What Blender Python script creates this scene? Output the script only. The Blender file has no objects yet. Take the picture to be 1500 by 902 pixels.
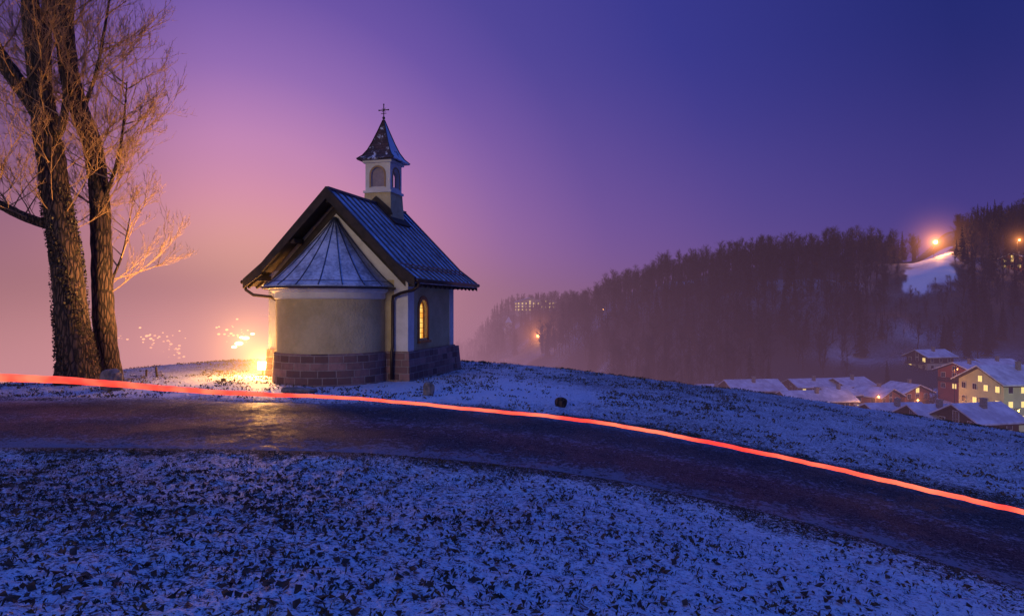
import bpy, bmesh, math, random
import numpy as np
from mathutils import Vector, Matrix
random.seed(7); rng=np.random.default_rng(7)
sc=bpy.context.scene
sc.view_settings.view_transform='Standard'; sc.view_settings.look='None'; sc.view_settings.exposure=0
EYE=2.22
def lin(r,g,b):
    f=lambda c:(c/255/12.92) if c/255<=.04045 else ((c/255+.055)/1.055)**2.4
    return (f(r),f(g),f(b),1)
# ------------------------------------------------------------ camera
cam=bpy.data.objects.new("camera",bpy.data.cameras.new("camera")); sc.collection.objects.link(cam)
cam.data.sensor_width=36; cam.data.lens=24; cam.location=(0,0,EYE); cam.rotation_euler=(math.radians(90),0,0)
cam.data.shift_y=-0.002
cam.data.clip_end=6000; cam.data.clip_start=.05; sc.camera=cam
def P(px,py,Y): return Vector(((px-750)/1000*Y, Y, EYE+(448-py)/1000*Y))
# ------------------------------------------------------------ node helpers
class NT:
    def __init__(s,tree): s.t=tree; s.n=tree.nodes; s.l=tree.links
    def new(s,ty,**k):
        n=s.n.new(ty)
        for a,v in k.items(): setattr(n,a,v)
        return n
    def put(s,sock,v):
        if isinstance(v,bpy.types.NodeSocket): s.l.new(v,sock)
        elif v is not None: sock.default_value=v
    def math(s,op,a,b=None,c=None,clamp=False):
        n=s.new('ShaderNodeMath',operation=op,use_clamp=clamp)
        s.put(n.inputs[0],a)
        if b is not None:s.put(n.inputs[1],b)
        if c is not None:s.put(n.inputs[2],c)
        return n.outputs[0]
    def vmath(s,op,a,b=None,out=0):
        n=s.new('ShaderNodeVectorMath',operation=op); s.put(n.inputs[0],a)
        if b is not None:s.put(n.inputs[1],b)
        return n.outputs[out]
    def noise(s,vec,scale,detail=4,rough=.55):
        n=s.new('ShaderNodeTexNoise'); s.put(n.inputs['Vector'],vec); n.inputs['Scale'].default_value=scale
        n.inputs['Detail'].default_value=detail; n.inputs['Roughness'].default_value=rough; return n.outputs[0]
    def mix(s,f,a,b,blend='MIX'):
        n=s.new('ShaderNodeMix',data_type='RGBA',blend_type=blend); s.put(n.inputs[0],f); s.put(n.inputs[6],a); s.put(n.inputs[7],b); return n.outputs[2]
    def ramp(s,f,stops,interp='LINEAR'):
        n=s.new('ShaderNodeValToRGB'); s.put(n.inputs[0],f); r=n.color_ramp; r.interpolation=interp
        while len(r.elements)>1: r.elements.remove(r.elements[0])
        r.elements[0].position=stops[0][0]; r.elements[0].color=stops[0][1]
        for p,c in stops[1:]:
            e=r.elements.new(p); e.color=c
        return n.outputs[0]
    def maprange(s,v,a,b,c=0,d=1,smooth=True):
        n=s.new('ShaderNodeMapRange',interpolation_type='SMOOTHSTEP' if smooth else 'LINEAR')
        s.put(n.inputs[0],v)
        for i,x in enumerate((a,b,c,d)): s.put(n.inputs[i+1],x)
        return n.outputs[0]
def newmat(name):
    m=bpy.data.materials.new(name); m.use_nodes=True; m.node_tree.nodes.clear(); nt=NT(m.node_tree)
    out=nt.new('ShaderNodeOutputMaterial'); b=nt.new('ShaderNodeBsdfPrincipled'); nt.l.new(b.outputs[0],out.inputs[0])
    geo=nt.new('ShaderNodeNewGeometry'); tc=nt.new('ShaderNodeTexCoord')
    return m,nt,b,geo.outputs['Position'],tc.outputs['Object']
def bump(nt,b,h,strength=.5,dist=.02):
    n=nt.new('ShaderNodeBump'); n.inputs['Strength'].default_value=strength; n.inputs['Distance'].default_value=dist
    nt.l.new(h,n.inputs['Height']); nt.l.new(n.outputs[0],b.inputs['Normal'])
def simple(name,c1,c2,scale=4,rough=.8,bs=.3,bd=.01,metal=0,bscale=None):
    m,nt,b,pos,obj=newmat(name)
    f=nt.noise(obj,scale,4,.65); f2=nt.maprange(f,.35,.65)
    nt.put(b.inputs['Base Color'],nt.mix(f2,(*c1,1),(*c2,1))); b.inputs['Roughness'].default_value=rough; b.inputs['Metallic'].default_value=metal
    if bs>0: bump(nt,b,nt.noise(obj,bscale or scale*8,4,.7),bs,bd)
    return m
def emis(name,col,st):
    m,nt,b,pos,obj=newmat(name); b.inputs['Base Color'].default_value=(*col,1)
    b.inputs['Emission Color'].default_value=(*col,1); b.inputs['Emission Strength'].default_value=st
    try: m.cycles.emission_sampling='NONE'
    except Exception: pass
    return m
# ------------------------------------------------------------ world: dusk sky with town glow on the horizon
w=bpy.data.worlds.new("World"); sc.world=w; w.use_nodes=True; w.node_tree.nodes.clear(); nt=NT(w.node_tree)
wo=nt.new('ShaderNodeOutputWorld'); bg=nt.new('ShaderNodeBackground'); nt.l.new(bg.outputs[0],wo.inputs[0])
dr=nt.new('ShaderNodeTexCoord').outputs['Generated']; dr=nt.vmath('NORMALIZE',dr)
gd=Vector((-.40,1,-.0)).normalized(); dt=nt.vmath('DOT_PRODUCT',dr,tuple(gd),out=1)
ang=nt.math('DIVIDE',nt.math('ARCCOSINE',nt.math('MINIMUM',dt,.99999)),math.pi)
d=lambda a:a/180
hor=nt.ramp(ang,[(0,lin(255,196,142)),(d(5),lin(252,178,150)),(d(9),lin(238,158,164)),(d(14),lin(198,132,172)),(d(22),lin(148,104,170)),(d(30),lin(114,84,160)),(d(42),lin(84,70,148)),(d(55),lin(64,58,138)),(d(90),lin(60,60,130)),(1,lin(95,92,150))])
top=nt.ramp(ang,[(0,lin(208,146,198)),(d(13),lin(192,136,194)),(d(18),lin(146,108,184)),(d(24),lin(104,82,168)),(d(30),lin(75,68,154)),(d(40),lin(50,55,142)),(d(57),lin(27,40,114)),(1,lin(34,48,125))])
sx_=nt.new('ShaderNodeSeparateXYZ'); nt.l.new(dr,sx_.inputs[0])
wn=nt.noise(dr,2.5,3,.5)
zz=nt.math('ADD',sx_.outputs[2],nt.math('MULTIPLY',nt.math('SUBTRACT',wn,.5),.10))
c=nt.mix(nt.maprange(zz,.0,.36),hor,top); c=nt.mix(nt.maprange(zz,.45,.95),c,(.06,.17,.90,1))
lf=nt.maprange(sx_.outputs[0],-.36,-.62,1,.45)
sc_n=nt.new('ShaderNodeVectorMath',operation='SCALE'); nt.l.new(c,sc_n.inputs[0]); nt.l.new(lf,sc_n.inputs[3])
nt.l.new(sc_n.outputs[0],bg.inputs[0]); bg.inputs[1].default_value=1
# added fill to warm the chapel walls: a soft low sun
sl=bpy.data.lights.new("fill_sun",'SUN'); sl.energy=.85; sl.angle=math.radians(25); sl.color=(1,.76,.48)
so=bpy.data.objects.new("fill_sun",sl); so.rotation_euler=Vector((-.42,-1,.075)).to_track_quat('Z','Y').to_euler(); sc.collection.objects.link(so)
# ------------------------------------------------------------ mesh helpers
def link(o,parent=None):
    sc.collection.objects.link(o)
    if parent: o.parent=parent
    return o
def empty(name,loc=(0,0,0),rz=0):
    e=bpy.data.objects.new(name,None); e.location=loc; e.rotation_euler=(0,0,rz); e.empty_display_size=.2; sc.collection.objects.link(e); return e
def mesh(name,V,F,mat=None,parent=None,smooth=False):
    me=bpy.data.meshes.new(name); me.from_pydata([tuple(v) for v in V],[],F); me.update()
    if smooth: me.polygons.foreach_set('use_smooth',[True]*len(me.polygons))
    o=bpy.data.objects.new(name,me)
    if mat: me.materials.append(mat)
    return link(o,parent)
def npmesh(name,V,F,mat=None,parent=None,smooth=False):
    me=bpy.data.meshes.new(name); k=F.shape[1]
    me.vertices.add(len(V)); me.vertices.foreach_set('co',np.asarray(V,np.float32).ravel())
    me.loops.add(F.size); me.loops.foreach_set('vertex_index',F.astype(np.int32).ravel())
    me.polygons.add(len(F)); me.polygons.foreach_set('loop_start',np.arange(0,F.size,k,dtype=np.int32))
    me.polygons.foreach_set('use_smooth',np.full(len(F),smooth))
    me.update(calc_edges=True); me.validate()
    if mat: me.materials.append(mat)
    return link(bpy.data.objects.new(name,me),parent)
class MB:
    def __init__(s): s.V=[];s.F=[]
    def box(s,x0,x1,y0,y1,z0,z1):
        i=len(s.V); s.V+=[(x,y,z) for z in(z0,z1) for y in(y0,y1) for x in(x0,x1)]
        s.F+=[(i,i+2,i+3,i+1),(i+4,i+5,i+7,i+6),(i,i+1,i+5,i+4),(i+2,i+6,i+7,i+3),(i,i+4,i+6,i+2),(i+1,i+3,i+7,i+5)]
    def bar(s,a,b,w,h,up=Vector((0,0,1))):
        a=Vector(a);b=Vector(b);d=(b-a).normalized(); sd=d.cross(up)
        if sd.length<1e-4: sd=Vector((1,0,0))
        sd.normalize(); u=sd.cross(d); i=len(s.V)
        for p in(a,b):
            for su,uu in((-1,-1),(1,-1),(1,1),(-1,1)): s.V.append(tuple(p+sd*su*w/2+u*uu*h/2))
        s.F+=[(i,i+1,i+2,i+3)[::-1],(i+4,i+5,i+6,i+7)]+[(i+k,i+(k+1)%4,i+4+(k+1)%4,i+4+k) for k in range(4)]
    def tube(s,pts,rad,n=6,jit=0):
        i0=len(s.V); N=len(pts); pr=None
        for k,p in enumerate(pts):
            p=Vector(p); d=(Vector(pts[min(k+1,N-1)])-Vector(pts[max(k-1,0)]))
            if d.length<1e-6:d=Vector((0,0,1))
            d.normalize()
            if pr is None:
                pr=d.orthogonal().normalized()
            pr=(pr-d*pr.dot(d)); pr=pr.normalized() if pr.length>1e-5 else d.orthogonal().normalized()
            q=d.cross(pr); r=rad[k] if hasattr(rad,'__len__') else rad
            for j in range(n):
                a=2*math.pi*j/n; rr=r*(1+(random.uniform(-jit,jit) if jit else 0)); s.V.append(tuple(p+(pr*math.cos(a)+q*math.sin(a))*rr))
        for k in range(N-1):
            for j in range(n):
                a=i0+k*n+j;b=i0+k*n+(j+1)%n; s.F.append((a,b,b+n,a+n))
        s.F.append(tuple(range(i0,i0+n))[::-1]); s.F.append(tuple(range(i0+(N-1)*n,i0+N*n)))
    def prism(s,poly,f,g):
        i=len(s.V);n=len(poly); s.V+=[f(*p) for p in poly]+[g(*p) for p in poly]
        s.F.append(tuple(range(i,i+n))); s.F.append(tuple(range(i+n,i+2*n))[::-1])
        for k in range(n): s.F.append((i+k,i+n+k,i+n+(k+1)%n,i+(k+1)%n))
    def sphere(s,c,r,n=8,m=6,sq=1):
        i0=len(s.V)
        for a in range(m+1):
            th=math.pi*a/m
            for b in range(n):
                ph=2*math.pi*b/n; s.V.append((c[0]+r*math.sin(th)*math.cos(ph),c[1]+r*math.sin(th)*math.sin(ph),c[2]+r*sq*math.cos(th)))
        for a in range(m):
            for b in range(n): s.F.append((i0+a*n+b,i0+(a+1)*n+b,i0+(a+1)*n+(b+1)%n,i0+a*n+(b+1)%n))
    def obj(s,name,mat=None,parent=None,smooth=False): 
        o=mesh(name,s.V,s.F,mat,parent,smooth)
        bm=bmesh.new(); bm.from_mesh(o.data); bmesh.ops.recalc_face_normals(bm,faces=bm.faces); bm.to_mesh(o.data); bm.free()
        return o
# ------------------------------------------------------------ numpy noise
def h2(ix,iy,s):
    n=(ix*374761393+iy*668265263+s*1274126177)&0xffffffff
    n=((n^(n>>13))*1274126177)&0xffffffff
    return ((n^(n>>16))&0xffff)/65535.0
def vn(x,y,s=0):
    ix=np.floor(x).astype(np.int64);iy=np.floor(y).astype(np.int64);fx=x-ix;fy=y-iy
    fx=fx*fx*(3-2*fx);fy=fy*fy*(3-2*fy)
    a=h2(ix,iy,s);b=h2(ix+1,iy,s);c=h2(ix,iy+1,s);d=h2(ix+1,iy+1,s)
    return (a*(1-fx)+b*fx)*(1-fy)+(c*(1-fx)+d*fx)*fy-.5
def fbm(x,y,o=4,s=0):
    r=0;a=1
    for k in range(o): r=r+a*vn(x*2**k+k*17.3,y*2**k+k*9.1,s+k);a*=.5
    return r
def sstep(v): v=np.clip(v,0,1); return v*v*(3-2*v)
# ------------------------------------------------------------ road centre line
def catmull(pts,n=24):
    pts=np.array(pts,float);out=[]
    for i in range(1,len(pts)-2):
        p0,p1,p2,p3=pts[i-1:i+3]
        for k in range(n):
            t=k/n; out.append(.5*((2*p1)+(-p0+p2)*t+(2*p0-5*p1+4*p2-p3)*t*t+(-p0+3*p1-3*p2+p3)*t**3))
    return np.array(out)
RC=catmull([(-60,8,3),(-40,11.0,3),(-22,13.4,3),(-10,13.6,2.95),(-3.3,13.2,2.7),(0.3,12.3,2.5),(3.4,10.9,2.3),(5.9,8.6,2.1),(8.0,5,2.1),(9.3,0,2.2),(10,-8,2.3),(11,-20,2.3),(12,-30,2.3)])
def roadinfo(x,y):
    x=np.asarray(x,float).ravel();y=np.asarray(y,float).ravel(); D=np.full(x.shape,1e9);S=np.ones(x.shape);W=np.full(x.shape,2.5)
    m=np.where((np.abs(x)<70)&(np.abs(y)<50))[0]
    for c in range(0,len(m),20000):
        q=m[c:c+20000]; dx=x[q,None]-RC[None,:,0];dy=y[q,None]-RC[None,:,1]; d2=dx*dx+dy*dy; k=d2.argmin(1)
        k=np.clip(k,0,len(RC)-2); tx=RC[k+1,0]-RC[k,0];ty=RC[k+1,1]-RC[k,1]; L=np.hypot(tx,ty)
        px=x[q]-RC[k,0];py=y[q]-RC[k,1]; cr=(tx*py-ty*px)/L
        far=np.sqrt(d2[np.arange(len(q)),k]); dd=np.where(far>1.5,far,np.abs(cr))
        D[q]=dd;S[q]=np.sign(cr);W[q]=RC[k,2]
    return D,S,W   # S>0 : far side
BP=np.array([-3000,0,180,340,500,670,1080,1500,4000],float); BY=np.array([17,18.5,23,28,28.5,27,24,18.5,17.])
BPH=np.arctan((BP-750)/1000)
KY=np.array([60,120,180,240,300,360,450,550,800,1500,3000.])
PR={-2000:[-14,-35,-48,-52,-52,-52,-52,-52,-52,-52,-40],600:[-14,-35,-48,-52,-52,-52,-52,-52,-52,-52,-40],
680:[-14,-35,-46,-50,-48,-46,-42,-38,-45,-45,-40],740:[-14,-34,-44,-46,-42,-34,-19,-3,-15,-30,-40],
800:[-14,-32,-42,-42,-34,-22,-7,1,-10,-30,-40],850:[-14,-30,-40,-36,-22,-6,-2,0,-5,-20,-40],
900:[-13,-28,-36,-26,-8,6,8,5,0,-10,-20],1000:[-13,-26,-30,-20,2,15,18,15,8,0,0],1150:[-13,-26,-29,-17,11,23,24,20,10,0,0],
1260:[-13,-26,-29,-17,13,28,29,28,20,0,0],1330:[-13,-26,-28,-13,17,26,28,28,20,0,0],1400:[-13,-26,-27,-11,20,34,48,50,40,0,0],
1500:[-13,-26,-26,-9,20,40,60,64,50,10,0],4000:[-13,-26,-26,-9,20,40,60,64,50,10,0]}
PK=sorted(PR); PPH=np.arctan((np.array(PK)-750)/1000); PZ=np.array([PR[k] for k in PK])
def terrain(x,y,detail=True):
    sh=np.shape(x); x=np.asarray(x,float).ravel();y=np.asarray(y,float).ravel()
    phi=np.arctan2(x,y); r=np.hypot(x,y); Yp=r*np.cos(np.minimum(np.abs(phi),.72))
    near=-.1*(np.sqrt(x*x+4)+x)/2; near=np.maximum(near,-6)
    D,S,W=roadinfo(x,y)
    e=D-W; bank=(S<0)
    near=near+np.where(bank,.62*sstep(e/7.5),0)
    Yb=np.interp(phi,BPH,BY); w=sstep((Yp-Yb)/(62-Yb))
    ip=np.interp(phi,PPH,np.arange(len(PK))); i0=np.clip(np.floor(ip).astype(int),0,len(PK)-2); f=ip-i0; f=f*f*(3-2*f)
    iy=np.interp(Yp,KY,np.arange(len(KY))); j0=np.clip(np.floor(iy).astype(int),0,len(KY)-2); g=iy-j0
    Z=(PZ[i0,j0]*(1-f)+PZ[i0+1,j0]*f)*(1-g)+(PZ[i0,j0+1]*(1-f)+PZ[i0+1,j0+1]*f)*g
    z=near*(1-w)+Z*w
    z=z+ w*fbm(x/40,y/40,3,5)*(1.2*np.clip((r-90)/60,0,1)+4.8*np.clip((Yp-215)/60,0,1))
    if detail:
        rd=sstep((e+.1)/.5)
        z=z+rd*(fbm(x/2.5,y/2.5,2,11)*.10+ (fbm(x/.35,y/.35,3,21)*.05+fbm(x/.07,y/.07,2,31)*.030)*np.clip(1.3-r/30,.0,1))
    z=z-.07*(1-sstep((e+.55)/.5))
    return z.reshape(sh)
def tz(x,y): return float(terrain(np.array([x]),np.array([y]),False)[0])
# ground sheet (polar)
phs=np.concatenate([np.linspace(-math.pi,-.78,50,endpoint=False),np.linspace(-.78,.78,760),np.linspace(.78,math.pi,50,endpoint=False)[1:]])
rs=np.concatenate([[0.01,0.5],np.geomspace(1.5,3200,560)])
PH,RR=np.meshgrid(phs,rs); GX=RR*np.sin(PH);GY=RR*np.cos(PH); GZ=terrain(GX,GY)
nr,na=GX.shape; V=np.stack([GX.ravel(),GY.ravel(),GZ.ravel()],1)
I=np.arange(nr*na).reshape(nr,na); nx=np.roll(I,-1,1)
F=np.stack([I[:-1],nx[:-1],nx[1:],I[1:]],-1).reshape(-1,4)[:,::-1]
# ---- ground material
m,nt,b,pos,obj=newmat("snowy_grass")
at=nt.new('ShaderNodeAttribute',attribute_name='snow').outputs['Fac']
n1=nt.noise(pos,17,5,.78); n2=nt.noise(pos,2.2,2,.6); n3=nt.noise(pos,55,2,.6)
s=nt.math('ADD',nt.math('MULTIPLY',n1,.6),nt.math('MULTIPLY',n3,.4)); s=nt.math('ADD',s,nt.math('MULTIPLY',nt.math('SUBTRACT',n2,.5),.10))
thr=nt.math('SUBTRACT',1.0,at)
msk=nt.maprange(s,nt.math('SUBTRACT',thr,.035),nt.math('ADD',thr,.035))
gr=nt.mix(nt.noise(pos,9,3),(.014,.015,.012,1),(.05,.038,.024,1)); sn=nt.mix(nt.maprange(n1,.4,.7),(.60,.65,.74,1),(.88,.90,.94,1))
nt.put(b.inputs['Base Color'],nt.mix(msk,gr,sn)); nt.put(b.inputs['Roughness'],nt.math('MULTIPLY_ADD',msk,-.25,.9))
bump(nt,b,nt.math('ADD',msk,n3),1.0,.026)
snowmat=m
g=npmesh("ground",V,F,snowmat,smooth=True)
D,S,W=roadinfo(V[:,0],V[:,1]); e=D-W; phv=np.arctan2(V[:,0],V[:,1]); rv=np.hypot(V[:,0],V[:,1]); Yv=rv*np.cos(np.minimum(abs(phv),.72)); pxv=750+1000*np.tan(np.clip(phv,-1,1))
amt=np.full(len(V),.53)
amt=np.where((S<0)&(e>0)&(rv<20),.555+.014*np.clip(V[:,0]/4,-1.5,1.5),amt)
amt=amt+np.where((S>0)&(rv<60),.0+.26*np.exp(-((V[:,0]+4.5)**2/30+(V[:,1]-18.6)**2/6)),0)+fbm(V[:,0]/3,V[:,1]/3,3,77)*.04  # extra snow cover before the chapel puts the lit patch into the colour
amt=np.where(e<.7,amt-.09*sstep((.7-e+fbm(V[:,0]/.6,V[:,1]/.6,2,8)*.7)/.7),amt)
amt=np.where(rv>100,.56,amt)
amt=np.where((Yv>200)&(pxv>660),.41+fbm(V[:,0]/30,V[:,1]/30,3,7)*.2,amt)
qn=fbm(V[:,0]/12,V[:,1]/12,3,99)
mead=sstep((Yv-282+qn*20)/12)*sstep((372-Yv)/12)*sstep((pxv-1322+qn*24)/10)*sstep((1398-pxv+qn*24)/10)
amt=amt+mead*np.maximum(.60+qn*.16-amt,0)
ca=g.data.attributes.new('snow','FLOAT','POINT'); ca.data.foreach_set('value',amt.astype(np.float32))
# ------------------------------------------------------------ road
m,nt,b,pos,obj=newmat("damp_asphalt")
n1=nt.noise(pos,.6,4,.65);n2=nt.noise(pos,45,2,.7);n3=nt.noise(pos,5,5,.8);n4=nt.noise(pos,18,4,.8)
uv=nt.new('ShaderNodeAttribute',attribute_name='edge').outputs['Fac']
lat=nt.new('ShaderNodeAttribute',attribute_name='lateral').outputs['Fac']
base=nt.mix(nt.maprange(n1,.35,.65),(.026,.029,.042,1),(.056,.060,.078,1)); base=nt.mix(nt.maprange(n3,.4,.62,0,.85),base,(.010,.011,.017,1)); base=nt.mix(nt.maprange(n2,.5,.68),base,(.16,.165,.20,1))
trk=nt.math('ABSOLUTE',nt.math('SUBTRACT',nt.math('ABSOLUTE',lat),.42))
frost=nt.math('ADD',nt.math('ADD',nt.math('MULTIPLY',n3,.6),nt.math('MULTIPLY',n4,.6)),nt.math('MULTIPLY',uv,.12)); frost=nt.math('ADD',frost,nt.math('MULTIPLY',trk,.20))
fm=nt.maprange(frost,.66,.76); base=nt.mix(nt.math('MULTIPLY',fm,.5),base,(.45,.52,.70,1))
nt.put(b.inputs['Base Color'],base); nt.put(b.inputs['Roughness'],nt.maprange(nt.math('ADD',n1,nt.math('MULTIPLY',nt.math('SUBTRACT',n3,.5),.9)),.35,.7,.5,.95)); b.inputs['Specular IOR Level'].default_value=.2
bump(nt,b,nt.math('ADD',n2,nt.math('MULTIPLY',nt.math('ADD',n3,n4),1.6)),1.0,.04)
nl=len(RC); M=25; T=np.gradient(RC[:,:2],axis=0); T/=np.linalg.norm(T,axis=1)[:,None]; N=np.stack([-T[:,1],T[:,0]],1)
tt=np.linspace(0,nl-1,nl*6); cx=np.interp(tt,np.arange(nl),RC[:,0]);cy=np.interp(tt,np.arange(nl),RC[:,1]);cw=np.interp(tt,np.arange(nl),RC[:,2]);nxx=np.interp(tt,np.arange(nl),N[:,0]);nyy=np.interp(tt,np.arange(nl),N[:,1])
jl=fbm(tt/5,tt*0,5,3)*.55; jr=fbm(tt/5,tt*0+9,5,4)*.5
lam=np.linspace(-1,1,M)[None,:]; off=np.where(lam<0,lam*(cw+jl)[:,None],lam*(cw+jr)[:,None])
RX=cx[:,None]+nxx[:,None]*off; RY=cy[:,None]+nyy[:,None]*off
nb=-.1*(np.sqrt(RX**2+4)+RX)/2
RZ=nb+.012-.045*np.abs(lam)**6+fbm(RX/1.2,RY/1.2,2,50)*.018
II=np.arange(RX.size).reshape(RX.shape); RF=np.stack([II[:-1,:-1],II[:-1,1:],II[1:,1:],II[1:,:-1]],-1).reshape(-1,4)[:,::-1]
road=npmesh("road",np.stack([RX.ravel(),RY.ravel(),RZ.ravel()],1),RF,m,smooth=True)
ea=road.data.attributes.new('edge','FLOAT','POINT'); ea.data.foreach_set('value',(np.abs(np.broadcast_to(lam,RX.shape))**5).astype(np.float32).ravel())
ea=road.data.attributes.new('lateral','FLOAT','POINT'); ea.data.foreach_set('value',(np.broadcast_to(lam,RX.shape)).astype(np.float32).ravel())
# ------------------------------------------------------------ grass & leaves
gm=simple("grass_blades",(.03,.028,.016),(.12,.09,.05),5,.8,0)
def blades(n,area,lmin,lmax,wid,clump):
    x=rng.uniform(area[0],area[1],n*4);y=rng.uniform(area[2],area[3],n*4)
    D,S,W=roadinfo(x,y); k=(D-W>.02)&(clump(x,y,S,D-W)); x=x[k][:n];y=y[k][:n]; z=terrain(x,y); n=len(x)
    a=rng.uniform(0,6.28,n);l=rng.uniform(lmin,lmax,n);lean=rng.uniform(.3,1.3,n);w=wid*rng.uniform(.6,1.4,n)
    dx=np.cos(a);dy=np.sin(a)
    p0=np.stack([x-dy*w,y+dx*w,z-.01],1);p1=np.stack([x+dy*w,y-dx*w,z-.01],1)
    md=np.stack([x+dx*l*.4*lean,y+dy*l*.4*lean,z+l*.65],1); tip=np.stack([x+dx*l*lean,y+dy*l*lean,z+l*(1.05-.55*lean)],1)
    V=np.stack([p0,p1,md,tip],1).reshape(-1,3); b=np.arange(n)*4
    F=np.concatenate([np.stack([b,b+1,b+2],1),np.stack([b+1,b+3,b+2],1)])
    return V,F
cl=lambda x,y,S,e:(S<0)&(vn(x/.09,y/.09,60)+vn(x/.9,y/.9,61)*.25-x*.014+rng.uniform(-.25,.25,len(x))>.25)&(np.hypot(x,y)>2)
V1,F1=blades(34000,(-9,9,2.2,11.5),.02,.055,.003,cl)
cl2=lambda x,y,S,e:(S>0)&(vn(x/.3,y/.3,62)+vn(x/1.6,y/1.6,63)*.6+rng.uniform(-.2,.2,len(x))>.2)
V2,F2=blades(34000,(-18,22,9,29),.03,.09,.005,cl2)
npmesh("grass",np.vstack([V1,V2]),np.vstack([F1,F2+len(V1)]),gm)
lm=simple("dead_leaf",(.03,.016,.01),(.11,.05,.025),9,.7,0)
n=3600; x=rng.uniform(-7,7,n*2);y=rng.uniform(2.4,9,n*2); D,S,W=roadinfo(x,y); k=(S<0)&(D-W>0)&(fbm(x/1.3,y/1.3,2,90)+.3*(-x/6)+rng.uniform(-.3,.3,n*2)>.12); x=x[k];y=y[k];n=len(x);z=terrain(x,y)+.012
a=rng.uniform(0,6.28,n);L=rng.uniform(.012,.045,n);wd=L*.6; t1=rng.uniform(-.015,.035,(n,4))
c=np.cos(a);s_=np.sin(a)
LV=np.stack([np.stack([x+c*L,y+s_*L,z+t1[:,0]],1),np.stack([x-s_*wd,y+c*wd,z+t1[:,1]],1),np.stack([x-c*L,y-s_*L,z+t1[:,2]],1),np.stack([x+s_*wd,y-c*wd,z+t1[:,3]],1)],1).reshape(-1,3)
q=np.arange(n)*4; LF=np.concatenate([np.stack([q,q+1,q+2],1),np.stack([q,q+2,q+3],1)])
npmesh("fallen_leaves",LV,LF,lm)
# ------------------------------------------------------------ CHAPEL
ch=empty("chapel",(-5.39,21.0,0),-math.radians(15.1))
cream=simple("roughcast_plaster",(.52,.42,.22),(.64,.53,.30),1.2,.95,1.0,.05,bscale=12)
white=simple("white_plaster",(.62,.60,.56),(.76,.74,.70),1.5,.9,.25,.01)
m,nt,b,pos,obj=newmat("stone_plinth")
br=nt.new('ShaderNodeTexBrick'); mp=nt.new('ShaderNodeAttribute',attribute_name='uvw'); nt.l.new(mp.outputs['Vector'],br.inputs['Vector'])
br.inputs['Scale'].default_value=1; br.inputs['Brick Width'].default_value=.48; br.inputs['Row Height'].default_value=.205; br.inputs['Mortar Size'].default_value=.014; br.inputs['Mortar Smooth'].default_value=.3
br.inputs['Color1'].default_value=(.13,.065,.06,1);br.inputs['Color2'].default_value=(.44,.25,.22,1);br.inputs['Mortar'].default_value=(.38,.31,.27,1); br.offset=.43; br.squash=.8; br.squash_frequency=3
nn=nt.noise(obj,6,5,.7); nt.put(b.inputs['Base Color'],nt.mix(nt.maprange(nn,.35,.7,0,.5),br.outputs[0],(.12,.08,.08,1)))
b.inputs['Roughness'].default_value=.85; bump(nt,b,nt.math('ADD',nt.math('MULTIPLY',br.outputs['Fac'],-1.0),nt.math('MULTIPLY',nn,.9)),.8,.03); stone=m
wood=simple("dark_timber",(.018,.013,.012),(.05,.032,.025),3,.75)
metal=simple("brown_metal",(.03,.018,.015),(.06,.035,.028),3,.4,metal=.3)
def roofmat(name,sx=.5):
    m,nt,b,pos,obj=newmat(name)
    n1=nt.noise(obj,1.7,5,.65);n2=nt.noise(obj,11,5,.7)
    f=nt.maprange(nt.math('ADD',nt.math('MULTIPLY',n1,.6),nt.math('MULTIPLY',n2,.4)),.40,.58,.3,1)
    nt.put(b.inputs['Base Color'],nt.mix(f,(.10,.12,.17,1),(.55,.62,.74,1))); nt.put(b.inputs['Roughness'],nt.maprange(n1,.3,.7,.4,.7)); b.inputs['Metallic'].default_value=.1
    bump(nt,b,n2,.25,.01); return m
rmat=roofmat("frosted_metal_roof"); seamm=simple("roof_seam",(.04,.05,.08),(.10,.11,.16),4,.5,metal=.3)
def setuvw(o,fn):
    at=o.data.attributes.new('uvw','FLOAT_VECTOR','CORNER'); d=[]
    for p in o.data.polygons:
        for li in p.loop_indices:
            v=o.data.vertices[o.data.loops[li].vertex_index].co; d+=fn(v,p.normal)
    at.data.foreach_set('vector',d)
def boxuv(v,n):
    return [v.y,v.z,0] if abs(n.x)>.7 else [v.x,v.z,0]
def archwall(mb,a0,a1,z0,z1,c,ow,zs,zsp,to3,seg=12):
    r=ow/2
    def quad(p): mb.prism(p,lambda a,z:to3(a,z,0),lambda a,z:to3(a,z,1))
    quad([(a0,z0),(c-r,z0),(c-r,z1),(a0,z1)]); quad([(c+r,z0),(a1,z0),(a1,z1),(c+r,z1)])
    if zs>z0+.01: quad([(c-r,z0),(c+r,z0),(c+r,zs),(c-r,zs)])
    pts=[(c-r*math.cos(math.pi*k/seg),zsp+r*math.sin(math.pi*k/seg)) for k in range(seg+1)]
    for k in range(seg):
        p,q=pts[k],pts[k+1]; quad([p,q,(q[0],z1),(p[0],z1)])
HW=2.35; LN=3.9; ZE=3.42
mb=MB()
archwall(mb,0,LN,.8,ZE,1.2,.62,1.2,2.1,lambda a,z,s:(HW-.22*s,a,z))
mb.box(-HW,-HW+.22,0,LN,.8,ZE)
mb.prism([(-HW+.22,.8),(HW-.22,.8),(HW-.22,ZE),(0,5.45),(-HW+.22,ZE)],lambda a,z:(a,0,z),lambda a,z:(a,.22,z))
mb.prism([(-HW+.22,.8),(HW-.22,.8),(HW-.22,ZE),(0,5.45),(-HW+.22,ZE)],lambda a,z:(a,LN-.22,z),lambda a,z:(a,LN,z))
mb.obj("walls",cream,ch)
mb=MB(); P_=.03
for sx in(-1,1):
    x0,x1=sorted((sx*(HW-.42),sx*(HW+P_)))
    mb.box(x0,x1,-P_,.42,.84,ZE-.1); mb.box(x0,x1,LN-.36,LN+P_,.84,ZE-.1)
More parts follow.
